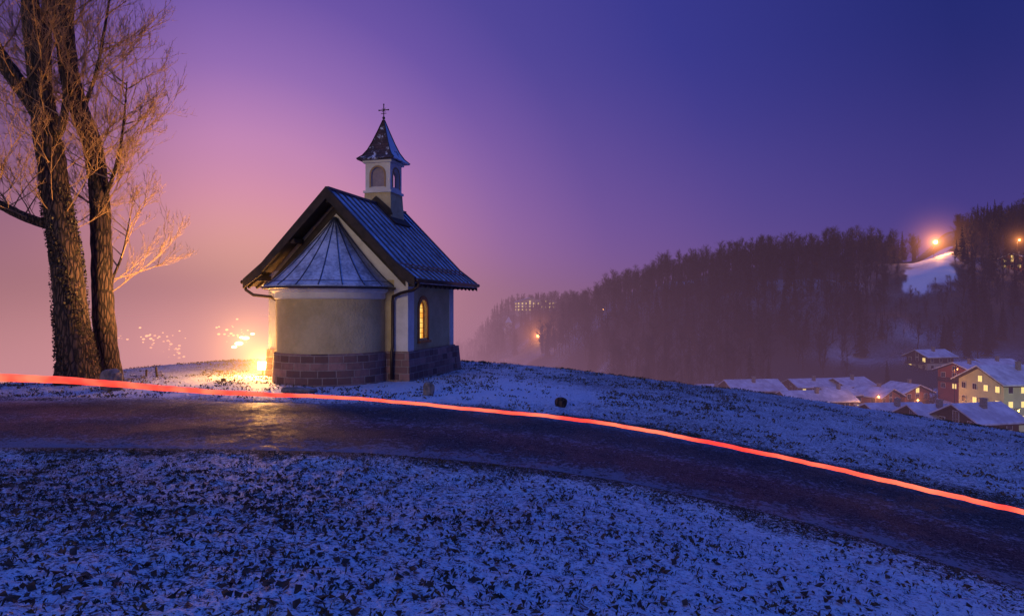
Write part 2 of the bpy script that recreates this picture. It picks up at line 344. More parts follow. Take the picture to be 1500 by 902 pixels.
mb.box(HW+.002,HW+.05,.42,LN-.36,2.98,3.2)
mb.prism([(-HW+.42,3.0),(HW-.42,3.0),(HW-.42,3.28),(0,5.35),(-HW+.42,3.28)],lambda a,z:(a,-.02,z),lambda a,z:(a,-.001,z))
mb.obj("corner_pilasters",white,ch)
mb=MB(); B=.10
def ring(mb,x0,x1,y0,y1,z0,z1,bo,to):
    i=len(mb.V)
    for z,o in((z0,bo),(z1,to)): mb.V+=[(x0-o,y0-o,z),(x1+o,y0-o,z),(x1+o,y1+o,z),(x0-o,y1+o,z)]
    mb.F+=[(i,i+1,i+2,i+3)[::-1],(i+4,i+5,i+6,i+7)]+[(i+k,i+(k+1)%4,i+4+(k+1)%4,i+4+k) for k in range(4)]
ring(mb,-HW,HW,0,LN,-.4,.86,.13,.07)
ring(mb,HW-.3,HW+.05,LN+.1,LN+.45,-.4,.8,.12,.02)
o=mb.obj("plinth",stone,ch); setuvw(o,boxuv)
AC=-.32; AR=1.6
def apoly(R,n=28):
    return [(-R,-.03)]+[(-R*math.cos(math.pi*k/n),AC-R*math.sin(math.pi*k/n)) for k in range(n+1)]+[(R,-.03)]
def aring(mb,prof,cap=True):
    rows=[]
    for R,z in prof:
        i=len(mb.V); pl=apoly(R); mb.V+=[(x,y,z) for x,y in pl]; rows.append((i,len(pl)))
    for (a,n),(b,_) in zip(rows,rows[1:]):
        for k in range(n-1): mb.F.append((a+k,a+k+1,b+k+1,b+k))
mb=MB(); aring(mb,[(AR,.8),(AR,2.5)]); o=mb.obj("apse_wall",cream,ch,True)
mb=MB(); aring(mb,[(AR+.004,2.42),(AR+.05,2.44),(AR+.05,2.60),(AR+.14,2.66),(AR+.14,2.74),(AR+.2,2.78)]); mb.obj("apse_cornice",white,ch)
mb=MB(); aring(mb,[(AR+.12,-.4),(AR+.07,.84),(AR+.0,.87)]); o=mb.obj("apse_plinth",stone,ch)
setuvw(o,lambda v,n:[math.atan2(v.x,-(v.y-AC))*AR,v.z,0])
mb=MB(); K=9; nseg=28; apex=Vector((0,-.12,4.92)); pl=apoly(AR+.33,nseg); rows=[]
for k in range(K+1):
    t=k/K; zz=2.80+(apex.z-2.80)*(t**1.18)
    if k==K: t=.985
    rows.append(len(mb.V)); mb.V+=[(x*(1-t)+apex.x*t,y*(1-t)+apex.y*t,zz) for x,y in pl]
n=len(pl)
for a,b2 in zip(rows,rows[1:]):
    for k in range(n-1): mb.F.append((a+k,a+k+1,b2+k+1,b2+k))
i=len(mb.V); mb.V+=[(x,y,2.73) for x,y in pl]
for k in range(n-1): mb.F.append((rows[0]+k,i+k,i+k+1,rows[0]+k+1))
i2=len(mb.V); mb.V+=[(x*.85,AC+(y-AC)*.85 if y<AC else y,2.76) for x,y in pl]
for k in range(n-1): mb.F.append((i+k,i2+k,i2+k+1,i+k+1))
mb.obj("apse_roof",rmat,ch)
mb=MB()
for k in range(0,n,3):
    x,y=pl[k]; pts=[]
    for j in range(K+1):
        t=min(j/K,.98); pts.append((x*(1-t),y*(1-t)+apex.y*t,2.80+(apex.z-2.80)*((j/K)**1.18)+.015))
    mb.tube(pts,.017,4)
mb.obj("apse_roof_seams",seamm,ch)
mb=MB(); mb.tube([(x*1.015,AC+(y-AC)*1.015,2.74) for x,y in pl],.035,6); mb.tube([(x*.97,AC+(y-AC)*.97,2.93) for x,y in pl[1:-1]],.012,4); mb.obj("apse_gutter",metal,ch)
PRF=[(0,5.73),(2.2,3.50),(2.86,3.0)]; V0,V1r=-.6,5.1
def roofz(u):
    u=abs(u); return np.interp(u,[p[0] for p in PRF],[p[1] for p in PRF])
mb=MB()
for sx in(-1,1):
    top_=[(sx*u,z) for u,z in PRF]; bot=[(sx*u*1.0,z-.13-(0.03 if u==0 else 0)) for u,z in PRF][::-1]
    mb.prism(top_+bot,lambda a,z:(a,V0,z),lambda a,z:(a,V1r,z))
mb.obj("roof",rmat,ch)
mb=MB(); nv=13
for sx in(-1,1):
    for k in range(nv+1):
        v=V0+.04+(V1r-V0-.08)*k/nv
        for (u,z),(u2,z2) in zip(PRF,PRF[1:]): mb.bar((sx*u,v,z+.02),(sx*u2,v,z2+.02),.035,.06)
    for u in(2.35,2.5): mb.bar((sx*u,V0+.1,roofz(u)+.07),(sx*u,V1r-.1,roofz(u)+.07),.02,.03)
mb.bar((0,V0,5.76),(0,V1r,5.76),.12,.07)
mb.obj("roof_seams",seamm,ch)
mb=MB()
for vv in(V0-.04,V1r+.04):
    for sx in(-1,1):
        for (u,z),(u2,z2) in zip(PRF,PRF[1:]):
            mb.prism([(sx*u,z+.05),(sx*u2,z2+.05),(sx*u2,z2-.24),(sx*u,z-.31)],lambda a,zz:(a,vv-.03,zz),lambda a,zz:(a,vv+.03,zz))
for sx in(-1,1):
    mb.prism([(0,5.55),(sx*2.2,3.345),(sx*2.83,2.855),(sx*2.83,2.83),(sx*2.2,3.31),(0,5.50)],lambda a,z:(a,V0+.01,z),lambda a,z:(a,-.025,z))
    mb.prism([(0,5.55),(sx*2.2,3.345),(sx*2.83,2.855),(sx*2.83,2.83),(sx*2.2,3.31),(0,5.50)],lambda a,z:(a,LN+.035,z),lambda a,z:(a,V1r-.01,z))
    x0,x1=sorted((sx*2.38,sx*2.80)); mb.box(x0,x1,.0,LN,2.80,2.84)
    for k in range(14): 
        v=-.45+k*.41; mb.bar((sx*2.40,v,3.12),(sx*2.82,v,2.80),.07,.1)
    for u in(1.2,2.36): mb.bar((sx*u,V0+.04,roofz(u)-.30),(sx*u,-.03,roofz(u)-.30),.14,.16)
    # dark timber-coloured strip: overhang shade put on the gable under the roof
    mb.prism([(0,5.34),(sx*(HW-.05),3.02),(sx*(HW-.05),2.80),(0,5.06)],lambda a,z:(a,-.05,z),lambda a,z:(a,-.034,z))
mb.bar((0,V0+.04,5.40),(0,-.03,5.40),.14,.16)
mb.obj("roof_timber",wood,ch)
mb=MB()
for sx in(-1,1): mb.tube([(sx*2.92,V0-.02,2.96),(sx*2.92,V1r,2.96)],.065,8)
def pipe(pts): mb.tube(pts,.048,8)
pipe([(2.92,V0+.12,2.92),(2.90,V0+.12,2.78),(2.75,-.5,2.68),(2.3,-.35,2.60),(1.98,-.2,2.50),(1.93,-.14,2.36),(1.93,-.14,1.0),(1.93,-.2,.85),(1.93,-.2,.02)])
pipe([(-2.92,V0+.12,2.92),(-2.88,V0+.12,2.72),(-2.6,-.5,2.56),(-2.15,-.25,2.50),(-1.98,-.14,2.36),(-1.98,-.14,1.0),(-1.98,-.2,.85),(-1.98,-.2,.02)])
mb.obj("gutters",metal,ch,True)
gl,nt,b,pos,obj=newmat("lit_window_glass")
nz=nt.noise(obj,3,2); c_=nt.mix(nt.maprange(nz,.35,.65),(1,.42,.05,1),(1,.68,.16,1)); b.inputs['Base Color'].default_value=(.4,.2,.05,1); nt.put(b.inputs['Emission Color'],c_); b.inputs['Emission Strength'].default_value=1.5
fr=simple("window_frame",(.26,.10,.035),(.40,.17,.06),4,.6)
def archpts(c,r,zs,zsp,n=12): return [(c-r,zs)]+[(c-r*math.cos(math.pi*k/n),zsp+r*math.sin(math.pi*k/n)) for k in range(n+1)]+[(c+r,zs)]
mb=MB(); mb.prism(archpts(1.2,.31,1.2,2.1),lambda a,z:(HW-.14,a,z),lambda a,z:(HW-.16,a,z)); mb.obj("window_glass",gl,ch)
mb=MB(); pin=archpts(1.2,.31,1.2,2.1);pout=archpts(1.2,.44,1.12,2.1)
for k in range(len(pin)-1):
    mb.prism([pin[k],pin[k+1],pout[k+1],pout[k]],lambda a,z:(HW+.003,a,z),lambda a,z:(HW+.03,a,z))
for k in range(len(pin)-1): mb.bar((HW-.12,pin[k][0],pin[k][1]),(HW-.12,pin[k+1][0],pin[k+1][1]),.05,.05,Vector((1,0,0)))
mb.box(HW-.02,HW+.10,.74,1.66,1.06,1.13)
mb.obj("window_surround",fr,ch)
mb=MB()
mb.box(HW-.135,HW-.115,1.19,1.21,1.2,2.4)
for z in np.arange(1.35,2.3,.16): mb.box(HW-.13,HW-.12,.9,1.5,z,z+.012)
for a in(1.05,1.35): mb.box(HW-.13,HW-.12,a-.006,a+.006,1.2,2.35)
mb.obj("window_bars",wood,ch)
# bell tower
TV=3.27; h=.47
tw=MB(); ring(tw,-.47,.47,TV-.47,TV+.47,4.75,6.15,.10,.02); tw.obj("tower_base",cream,ch)
mb=MB(); mb.box(-h-.06,h+.06,TV-h-.06,TV+h+.06,6.15,6.23); mb.box(-h-.07,h+.07,TV-h-.07,TV+h+.07,7.19,7.28)
th=.12
for s in(0,1):
    archwall(mb,-h,h,6.23,7.19,0,.5,6.36,6.78,lambda a,z,q,s=s:(a,(TV-h+th*q) if s==0 else (TV+h-th*q),z))
    archwall(mb,TV-h+th,TV+h-th,6.23,7.19,TV,.46,6.36,6.78,lambda a,z,q,s=s:((-h+th*q) if s==0 else (h-th*q),a,z))
mb.obj("belfry",white,ch)
mb=MB(); mb.prism(archpts(0,.25,6.36,6.78),lambda a,z:(a,TV-h+.07,z),lambda a,z:(a,TV-h+.09,z))
mb.obj("belfry_shutter",simple("shutter_paint",(.25,.2,.24),(.33,.27,.3),5,.7),ch)
mb=MB(); po=archpts(0,.31,6.33,6.78);pi=archpts(0,.25,6.36,6.78)
for k in range(len(pi)-1): mb.prism([pi[k],pi[k+1],po[k+1],po[k]],lambda a,z:(a,TV-h-.003,z),lambda a,z:(a,TV-h-.02,z))
for k in range(len(pi)-1): mb.prism([(pi[k][0]+TV,pi[k][1]),(pi[k+1][0]+TV,pi[k+1][1]),(po[k+1][0]+TV,po[k+1][1]),(po[k][0]+TV,po[k][1])],lambda a,z:(h+.003,a,z),lambda a,z:(h+.02,a,z))
mb.obj("belfry_trim",simple("ochre_trim",(.32,.20,.10),(.42,.27,.14),4,.8),ch)
mb=MB(); pr=[(0.02,6.98),(.07,6.96),(.09,6.85),(.11,6.75),(.16,6.65)]; nn_=14
for r_,z_ in pr: mb.V+=[(r_*math.cos(6.283*k/nn_),TV+r_*math.sin(6.283*k/nn_),z_) for k in range(nn_)]
for j in range(len(pr)-1):
    for k in range(nn_): mb.F.append((j*nn_+k,j*nn_+(k+1)%nn_,(j+1)*nn_+(k+1)%nn_,(j+1)*nn_+k))
mb.bar((-.36,TV,7.02),(.36,TV,7.02),.06,.06); mb.obj("bell",simple("bronze",(.10,.06,.03),(.16,.1,.05),5,.4,metal=.8),ch)
m,nt,b,pos,obj=newmat("spire_shingles")
wv=nt.new('ShaderNodeTexBrick'); mpn=nt.new('ShaderNodeAttribute',attribute_name='uvw'); nt.l.new(mpn.outputs['Vector'],wv.inputs['Vector']); wv.inputs['Scale'].default_value=1; wv.inputs['Brick Width'].default_value=.14; wv.inputs['Row Height'].default_value=.1; wv.inputs['Mortar Size'].default_value=.008
wv.inputs['Color1'].default_value=(.05,.025,.022,1);wv.inputs['Color2'].default_value=(.10,.05,.04,1);wv.inputs['Mortar'].default_value=(.02,.01,.01,1)
ns=nt.noise(obj,4,5,.7); sep=nt.new('ShaderNodeSeparateXYZ'); gn=nt.new('ShaderNodeNewGeometry'); nt.l.new(gn.outputs['Normal'],sep.inputs[0])
sm=nt.maprange(nt.math('ADD',ns,nt.math('MULTIPLY',sep.outputs[0],.22)),.50,.60)
nt.put(b.inputs['Base Color'],nt.mix(sm,wv.outputs[0],(.6,.63,.7,1))); b.inputs['Roughness'].default_value=.7; bump(nt,b,ns,.4,.02)
mb=MB(); rows=[(.68,7.28),(.70,7.31),(.55,7.45),(.42,7.66),(.30,7.95),(.15,8.38),(.02,8.78)]
for a,z in rows: mb.V+=[(-a,TV-a,z),(a,TV-a,z),(a,TV+a,z),(-a,TV+a,z)]
for j in range(len(rows)-1):
    for k in range(4): mb.F.append((j*4+k,j*4+(k+1)%4,j*4+4+(k+1)%4,j*4+4+k))
mb.F+=[(3,2,1,0)]
o=mb.obj("spire",m,ch); setuvw(o,lambda v,n:[(v.x if abs(n.y)>abs(n.x) else v.y),v.z,0])
mb=MB()
for sx in(-1,1):
    for sy in(-1,1): mb.tube([(sx*a,TV+sy*a,z+.01) for a,z in rows[1:]],.022,4)
mb.tube([(0,TV,8.7),(0,TV,9.32)],.018,6); mb.sphere((0,TV,8.86),.055)
mb.bar((-.17,TV,9.14),(.17,TV,9.14),.025,.03); mb.bar((-.10,TV,9.02),(.10,TV,9.02),.02,.02)
for p in((-.18,9.14),(.18,9.14),(0,9.34)): mb.sphere((p[0],TV,p[1]),.028)
for q in(-1,1):
    mb.bar((-.07*q,TV,9.07),(.07*q,TV,9.21),.012,.012)
mb.obj("roof_cross",metal,ch)
mb=MB()
mb.prism([(-.75,4.98),(0,5.78),(.75,4.98),(.6,4.8),(-.6,4.8)],lambda a,z:(a,TV-.66,z+.09),lambda a,z:(a,TV+.66,z+.09))
mb.prism([(-.62,5.35),(-.55,5.55),(0,6.02),(.55,5.55),(.62,5.35)],lambda a,z:(a,TV-.61,z),lambda a,z:(a,TV-.585,z))
mb.obj("tower_flashing",wood,ch)
# ------------------------------------------------------------ halo volumes (lamp and town glare put in as self-glowing spheres)
def volmat(name):
    m=bpy.data.materials.new(name); m.use_nodes=True; m.node_tree.nodes.clear(); nt=NT(m.node_tree); out=nt.new('ShaderNodeOutputMaterial')
    return m,nt,out,nt.new('ShaderNodeNewGeometry').outputs['Position']
def glow_halo(center,R,k,col,core=.02,parent=None,rel=(0,0,0),pw=2.0,step=.35):
    m,nt,out,pos=volmat("lamp_glow")
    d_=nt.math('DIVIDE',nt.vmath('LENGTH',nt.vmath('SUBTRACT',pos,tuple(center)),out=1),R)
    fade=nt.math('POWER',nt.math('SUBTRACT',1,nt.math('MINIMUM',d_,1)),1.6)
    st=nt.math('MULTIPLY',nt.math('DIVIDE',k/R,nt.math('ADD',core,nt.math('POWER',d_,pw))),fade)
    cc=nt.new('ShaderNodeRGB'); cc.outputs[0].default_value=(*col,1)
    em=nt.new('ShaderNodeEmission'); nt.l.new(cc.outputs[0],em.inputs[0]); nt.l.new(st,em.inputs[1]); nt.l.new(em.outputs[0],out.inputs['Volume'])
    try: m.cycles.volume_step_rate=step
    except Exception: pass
    mb=MB(); mb.sphere((0,0,0),R,24,16); o=mb.obj("glow_halo",m,parent); o.location=rel if parent else center
# ------------------------------------------------------------ floodlight
Lp=P(385,534,21.9); gz=tz(Lp.x,Lp.y)
warm=(1,.45,.11)
fl=empty("floodlight",(Lp.x,Lp.y,gz))
mb=MB(); mb.tube([(0,0,-.1),(0,0,.2)],.03,8); mb.box(-.17,.17,-.02,.10,.18,.46); mb.box(-.15,.15,-.15,.15,-.1,.03)
mb.box(-.66,-.54,-1.6,-1.5,-.05,.07); mb.obj("housing",metal,fl)  # second small box is a made-up housing for the added spot
mb=MB(); mb.box(-.15,.15,-.035,-.022,.20,.44); mb.obj("lamp_glass",emis("lamp_hot",(1,.62,.22),60),fl)
def plight(name,loc,e,col,r=.15,parent=None):
    l=bpy.data.lights.new(name,'POINT'); l.energy=e;l.color=col;l.shadow_soft_size=r; o=bpy.data.objects.new(name,l); o.location=loc; return link(o,parent)
plight("lamp_light",(0,-.2,.65),850,warm,.15,fl)
l=bpy.data.lights.new("added_tree_spot",'SPOT'); l.energy=4200; l.color=(1,.47,.14); l.spot_size=math.radians(95); l.spot_blend=1; l.shadow_soft_size=.1  # added spot to brighten the left trees; no such lamp stands there
o=bpy.data.objects.new("added_tree_spot",l); o.location=(-.6,-1.55,.2); o.rotation_euler=Vector((4.0,1.0,-7)).to_track_quat('Z','Y').to_euler(); link(o,fl)
glow_halo((Lp.x,Lp.y,gz+.4),4.5,.085,(1,.40,.09),.002,fl,(0,0,.4))
# ------------------------------------------------------------ bark, big trees
m,nt,b,pos,obj=newmat("bark")
mp=nt.new('ShaderNodeMapping'); nt.l.new(obj,mp.inputs[0]); mp.inputs['Scale'].default_value=(1,1,.22)
n1=nt.noise(mp.outputs[0],13,5,.75)
vo=nt.new('ShaderNodeTexVoronoi',feature='DISTANCE_TO_EDGE'); nt.put(vo.inputs['Vector'],mp.outputs[0]); vo.inputs['Scale'].default_value=12
cr=nt.maprange(vo.outputs['Distance'],0,.25); hh=nt.math('ADD',nt.math('MULTIPLY',cr,.5),n1)
nt.put(b.inputs['Base Color'],nt.mix(nt.maprange(hh,.5,1.2),(.018,.012,.010,1),(.14,.085,.06,1))); b.inputs['Roughness'].default_value=.9; bump(nt,b,hh,1,.05); bark=m
twig=simple("twig_bark",(.22,.13,.06),(.38,.24,.12),5,.8,0)
def spline(pts,n=5):
    a=[list(p[0])+[p[1]] for p in pts]; a=[a[0]]+a+[a[-1]]; c=catmull(a,n); c=np.vstack([c,a[-1]]); return [Vector(q[:3]) for q in c],[q[3] for q in c]
def branch(mb,p,d,L,r,lev,up=.15,n=5,sides=3):
    pts=[p.copy()];d=d.normalized();q=p.copy()
    for k in range(n):
        d=(d+Vector((random.uniform(-.22,.22),random.uniform(-.22,.22),random.uniform(-.15,.22)+up*.5))).normalized(); q=q+d*L/n; pts.append(q.copy())
    mb.tube(pts,[r*(1-.75*k/n) for k in range(n+1)],sides if lev<2 else 3)
    if lev>=3: return
    cnt=(7,5,3)[lev]
    for k in range(cnt):
        f=random.uniform(.25,1); i=min(int(f*n),n-1); pp=pts[i].lerp(pts[i+1],f*n-i)
        dd=(pts[i+1]-pts[i]).normalized(); rv_=Vector((random.gauss(0,1),random.gauss(0,1),random.gauss(0,1)+.25)).normalized()
        branch(mb,pp,dd*.9+rv_*.65,L*random.uniform(.3,.55),max(r*.42,.0055),lev+1,up,max(3,n-1))
def bigtree(name,Y,limbs,spawn,ivy=0):
    e=empty(name,(0,0,0)); mb=MB(); tb=MB()
    for li,l in enumerate(limbs):
        pts,rad=spline([(P(a,c,Y+dy),r) for a,c,r,dy in l],9)
        for i in range(len(rad)): 
            pts[i]+=Vector((random.uniform(-1,1),random.uniform(-1,1),0))*rad[i]*.04
        if li==0: rad=[r*(1+.35*math.exp(-i/4.5)) if i<14 else r for i,r in enumerate(rad)]
        mb.tube(pts,rad,20,.025)
        cnt=spawn[li]
        for k in range(cnt):
            i=random.randrange(int(len(pts)*(.3 if li==0 else .05)),len(pts)-1); p=pts[i]
            if p.z>13.5: continue
            if p.z<4 and random.random()<.5: continue
            a=random.uniform(0,6.28); d=Vector((math.cos(a)*1.2,math.sin(a)*.7,random.uniform(.15,1.1))); 
            branch(tb,p+d*rad[i]*.5,d,random.uniform(1.0,2.7),random.uniform(.014,.028),0,.16)
    mb.obj("trunk",bark,e,True); tb.obj("twigs",twig,e)
    if ivy:
        V=[];F=[]
        pts,rad=spline([(P(a,c,Y+dy),r) for a,c,r,dy in limbs[0]],6)
        for k in range(ivy):
            f=random.random()**1.4*.40; i=int(f*(len(pts)-1)); p=pts[i].lerp(pts[i+1],random.random()); a=random.uniform(0,6.28)
            if math.sin(a*3+p.z*1.7)+random.uniform(-.6,.6)<0.0: continue
            q=p+Vector((math.cos(a),math.sin(a),0))*(rad[i]*random.uniform(1.0,1.16))
            s=random.uniform(.015,.038); u=Vector((random.gauss(0,1),random.gauss(0,1),random.gauss(0,1))).normalized(); w=u.orthogonal().normalized()
            j=len(V); V+=[q+u*s,q+w*s*.8,q-u*s,q-w*s*.8]; F.append((j,j+1,j+2,j+3))
        mesh("ivy",V,F,simple("ivy_leaf",(.012,.014,.008),(.05,.035,.02),8,.6,0),e)
    return e
bigtree("ash_tree",19.5,[
 [(117,572,.56,0),(112,520,.48,0),(104,450,.42,0),(96,380,.40,0),(86,310,.38,0),(76,240,.36,0),(66,180,.34,0),(58,120,.28,0),(50,60,.25,.1),(44,0,.22,.2),(52,-150,.15,.4),(50,-350,.05,.8)],
 [(70,190,.26,0),(48,150,.24,-.1),(22,115,.22,-.3),(-8,70,.20,-.5),(-60,-40,.14,-.8),(-80,-220,.06,-1)],
 [(68,185,.20,0),(66,110,.17,.4),(70,0,.14,.9),(90,-160,.06,1.4)],
 [(82,330,.17,0),(60,326,.14,-.1),(30,315,.13,-.3),(0,300,.12,-.4),(-60,270,.09,-.6),(-140,190,.03,-1)],
 [(80,205,.12,0),(92,180,.11,-.2),(96,140,.08,-.4),(90,90,.03,-.6)]],
 [34,14,10,18,2],9000)
bigtree("ash_tree",20.4,[
 [(160,572,.36,0),(154,500,.31,0),(150,420,.29,0),(148,340,.28,0),(144,270,.27,0),(134,210,.27,0),(116,160,.26,0),(102,110,.26,0),(96,60,.25,0),(95,10,.24,0),(105,-60,.2,0),(120,-260,.08,0)],
 [(97,90,.15,0),(84,40,.14,.3),(78,-20,.12,.5),(60,-150,.05,.8)],
 [(150,300,.07,0),(168,250,.05,-.3),(180,190,.035,-.5),(186,120,.015,-.6)],
 [(150,440,.05,0),(166,405,.04,.3),(180,370,.03,.4),(190,320,.012,.4)],
 [(120,165,.07,0),(140,110,.05,.3),(152,50,.04,.5),(165,-30,.02,.6)]],
 [80,6,18,20,20],0)
# ------------------------------------------------------------ stones, posts
rockm=simple("rock",(.14,.13,.12),(.30,.27,.25),5,.9,.6,.03)
def rock(name,px,py,Y,w,d,h,flat=0,mat=None):
    x=(px-750)/1000*Y; z=tz(x,Y); bm=bmesh.new(); bmesh.ops.create_icosphere(bm,subdivisions=4,radius=1)
    o3=random.uniform(0,50)
    for v in bm.verts:
        c=v.co; nx_=float(fbm(np.array([c.x*1.3+o3+c.z]),np.array([c.y*1.3+c.z*.7]),3,3)[0])
        k=1+.3*nx_; sq=lambda t:math.copysign(abs(t)**.6,t)
        v.co=Vector((sq(c.x)*w*k,sq(c.y)*d*k,sq(c.z)*h*k))
    me=bpy.data.meshes.new(name); bm.to_mesh(me); bm.free(); me.materials.append(mat or rockm)
    o=bpy.data.objects.new(name,me); o.location=(x,Y,z+h*.75); o.rotation_euler=(random.uniform(-.1,.1),random.uniform(-.1,.1),random.uniform(0,3)); link(o)
rock("boulder",163,548,18.3,.27,.2,.30)
rock("stone_slab",438,568,17.6,.42,.25,.08)
rock("boundary_stone",628,575,17.2,.13,.12,.20)
rock("tree_stump",822,587,16.2,.12,.12,.13,mat=bark)
mb=MB(); bx=(230-750)/1000*21.5; bz=tz(bx,21.5); mb.tube([(bx,21.5,bz-.1),(bx-.03,21.5,bz+.3)],.035,8); mb.tube([(bx-.4,21.6,bz-.1),(bx-.38,21.6,bz+.22)],.03,8); mb.obj("marker_post",wood)
# ------------------------------------------------------------ tail-light trail above road
tr=[(-260,548,15.7),(-160,550,15.6),(0,553,15.4),(100,557,15.0),(200,565,14.4),(300,573,13.8),(400,578,13.4),(500,582,13.1),(600,590,12.6),(700,600,12.2),(800,609,11.8),(900,622,11.4),(1000,640,10.9),(1100,660,10.3),(1200,681,9.7),(1300,704,9.0),(1400,727,8.3),(1500,750,7.7),(1640,786,6.9),(1800,830,6.1)]
pp=catmull([list(P(*q)) for q in tr],8)
for i,q in enumerate(pp): q[2]+=.004*math.sin(i*.9)+.003*math.sin(i*2.3)
mb=MB(); mb.tube([Vector(q) for q in pp],[.029+.075*max(0,1-i/52)**1.3 for i in range(len(pp))],8)
m,nt,b,pos,obj=newmat("tail_light_glow"); b.inputs['Base Color'].default_value=(.5,.02,.01,1); b.inputs['Emission Strength'].default_value=1.6
n_=nt.noise(pos,1.1,2); nt.put(b.inputs['Emission Color'],nt.mix(nt.maprange(n_,.35,.65),(1,.045,.03,1),(1,.17,.09,1)))
mb.obj("tail_light_trail",m,None,True)
# ------------------------------------------------------------ forest
tmA=simple("forest_bark",(.012,.012,.018),(.040,.034,.044),.4,.9,0); tmC=simple("spruce_needles",(.006,.009,.011),(.016,.020,.02),.8,.9,0)
def baretree(i):
    random.seed(100+i); mb=MB(); H=18; pts=[];p=Vector((0,0,-1))
    for k in range(8):
        pts.append(p.copy()); p=p+Vector((random.uniform(-.35,.35),random.uniform(-.35,.35),H/7.5))
    mb.tube(pts,[.26*(1-k/8.5) for k in range(8)],5)
    for k in range(26):
        f=random.uniform(.28,.97)*7; j=int(f); j=min(j,6); q=pts[j].lerp(pts[j+1],f-j); a=random.uniform(0,6.28); e_=random.uniform(.5,1.3)
        L=(1-f/7)*4.6+1.6; d=Vector((math.cos(a),math.sin(a),e_)).normalized(); bp=[q]; qq=q
        for s in range(3):
            d=(d+Vector((random.uniform(-.2,.2),random.uniform(-.2,.2),random.uniform(0,.2)))).normalized(); qq=qq+d*L/3; bp.append(qq)
        mb.tube(bp,[.09,.06,.04,.015],3)
        for t in range(9):
            s=random.randrange(3); r0=bp[s].lerp(bp[s+1],random.random()); dd=(d+Vector((random.gauss(0,.6),random.gauss(0,.6),random.gauss(.1,.4)))).normalized(); r1=r0+dd*random.uniform(.7,1.9); mb.tube([r0,r1],[.04,.012],3)
            for w in range(3):
                r2=r0.lerp(r1,random.uniform(.3,1)); mb.tube([r2,r2+(dd+Vector((random.gauss(0,.6),random.gauss(0,.6),random.gauss(.1,.4)))).normalized()*random.uniform(.4,.9)],[.025,.01],3)
    me=bpy.data.meshes.new("bare_tree"); me.from_pydata(mb.V,[],mb.F); me.materials.append(tmA); return me
def spruce(i):
    random.seed(200+i); mb=MB(); H=17; mb.tube([(0,0,-1),(0,0,H*.95)],[.25,.03],5)
    for L in range(22):
        z=1.8+L/22*(H-2.0); R=(1-z/H)*3.3+.15
        for k in range(9):
            a=random.uniform(0,6.28); r=R*random.uniform(.7,1.1); w=.28*r+.1; c,s=math.cos(a),math.sin(a); z0=z+random.uniform(-.2,.2); i=len(mb.V)
            mb.V+=[(0,0,z0+.25),(c*r*.55-s*w,s*r*.55+c*w,z0-r*.15),(c*r,s*r,z0-r*.42),(c*r*.55+s*w,s*r*.55-c*w,z0-r*.15)]; mb.F+=[(i,i+1,i+2,i+3)]
    me=bpy.data.meshes.new("spruce_tree"); me.from_pydata(mb.V,[],mb.F); me.materials.append(tmC); return me
BT=[baretree(i) for i in range(5)]; SP=[spruce(i) for i in range(2)]
random.seed(3)
forest=empty("forest")
def plant(x,y,sc_,conif):
    z=tz(x,y); o=bpy.data.objects.new("spruce" if conif else "bare_tree",random.choice(SP if conif else BT)); o.location=(x,y,z); o.rotation_euler=(random.uniform(-.05,.05),random.uniform(-.05,.05),random.uniform(0,6.28)); s=sc_; o.scale=(s*random.uniform(.9,1.15),s*random.uniform(.9,1.15),s); link(o,forest)
pts=[]
for k in range(9000):
    y=random.uniform(200,440); px=random.uniform(790,1680); x=(px-750)/1000*y
    if random.random()>y/440: continue
    if px<900 and y<250+ (900-px)*.9: continue
    if px>1130 and y<232+12*math.sin(px*.03): continue
    if 1318<px<1398 and y>284: 
        if not (y>372 and px<1345 and random.random()<.4): continue
    pts.append((x,y,px))
random.shuffle(pts); keep=[]
grid={}
for x,y,px in pts:
    c=(int(x//5.6),int(y//5.6))
    if c in grid: continue
    grid[c]=1; keep.append((x,y,px))
for x,y,px in keep[:1900]:
    con=random.random()<(.12 if y>260 else .18) or (1400<px<1470 and random.random()<.3)
    s=random.choice([random.uniform(.5,.85),random.uniform(.75,1.1)])*(1 if y<400 else .9)
    if 1305<px<1405 and y>240 and y<372: s*=.42
    plant(x,y,s,con)
for k in range(520):
    y=random.uniform(385,600); px=random.uniform(664,860); x=(px-750)/1000*y
    if 735<px<825 and y<530 and random.random()<.4: continue
    plant(x,y,random.uniform(.5,.8),random.random()<.3)
for px,y,s in((1205,172,.45),(1360,165,.5),(1366,170,.6),(1260,160,.35),(1445,160,.4),(1130,178,.4),(1398,150,.42),(1490,182,.6),(1300,205,.5),(1240,212,.6),(1375,150,.35)):
    plant((px-750)/1000*y,y,s,random.random()<.5)
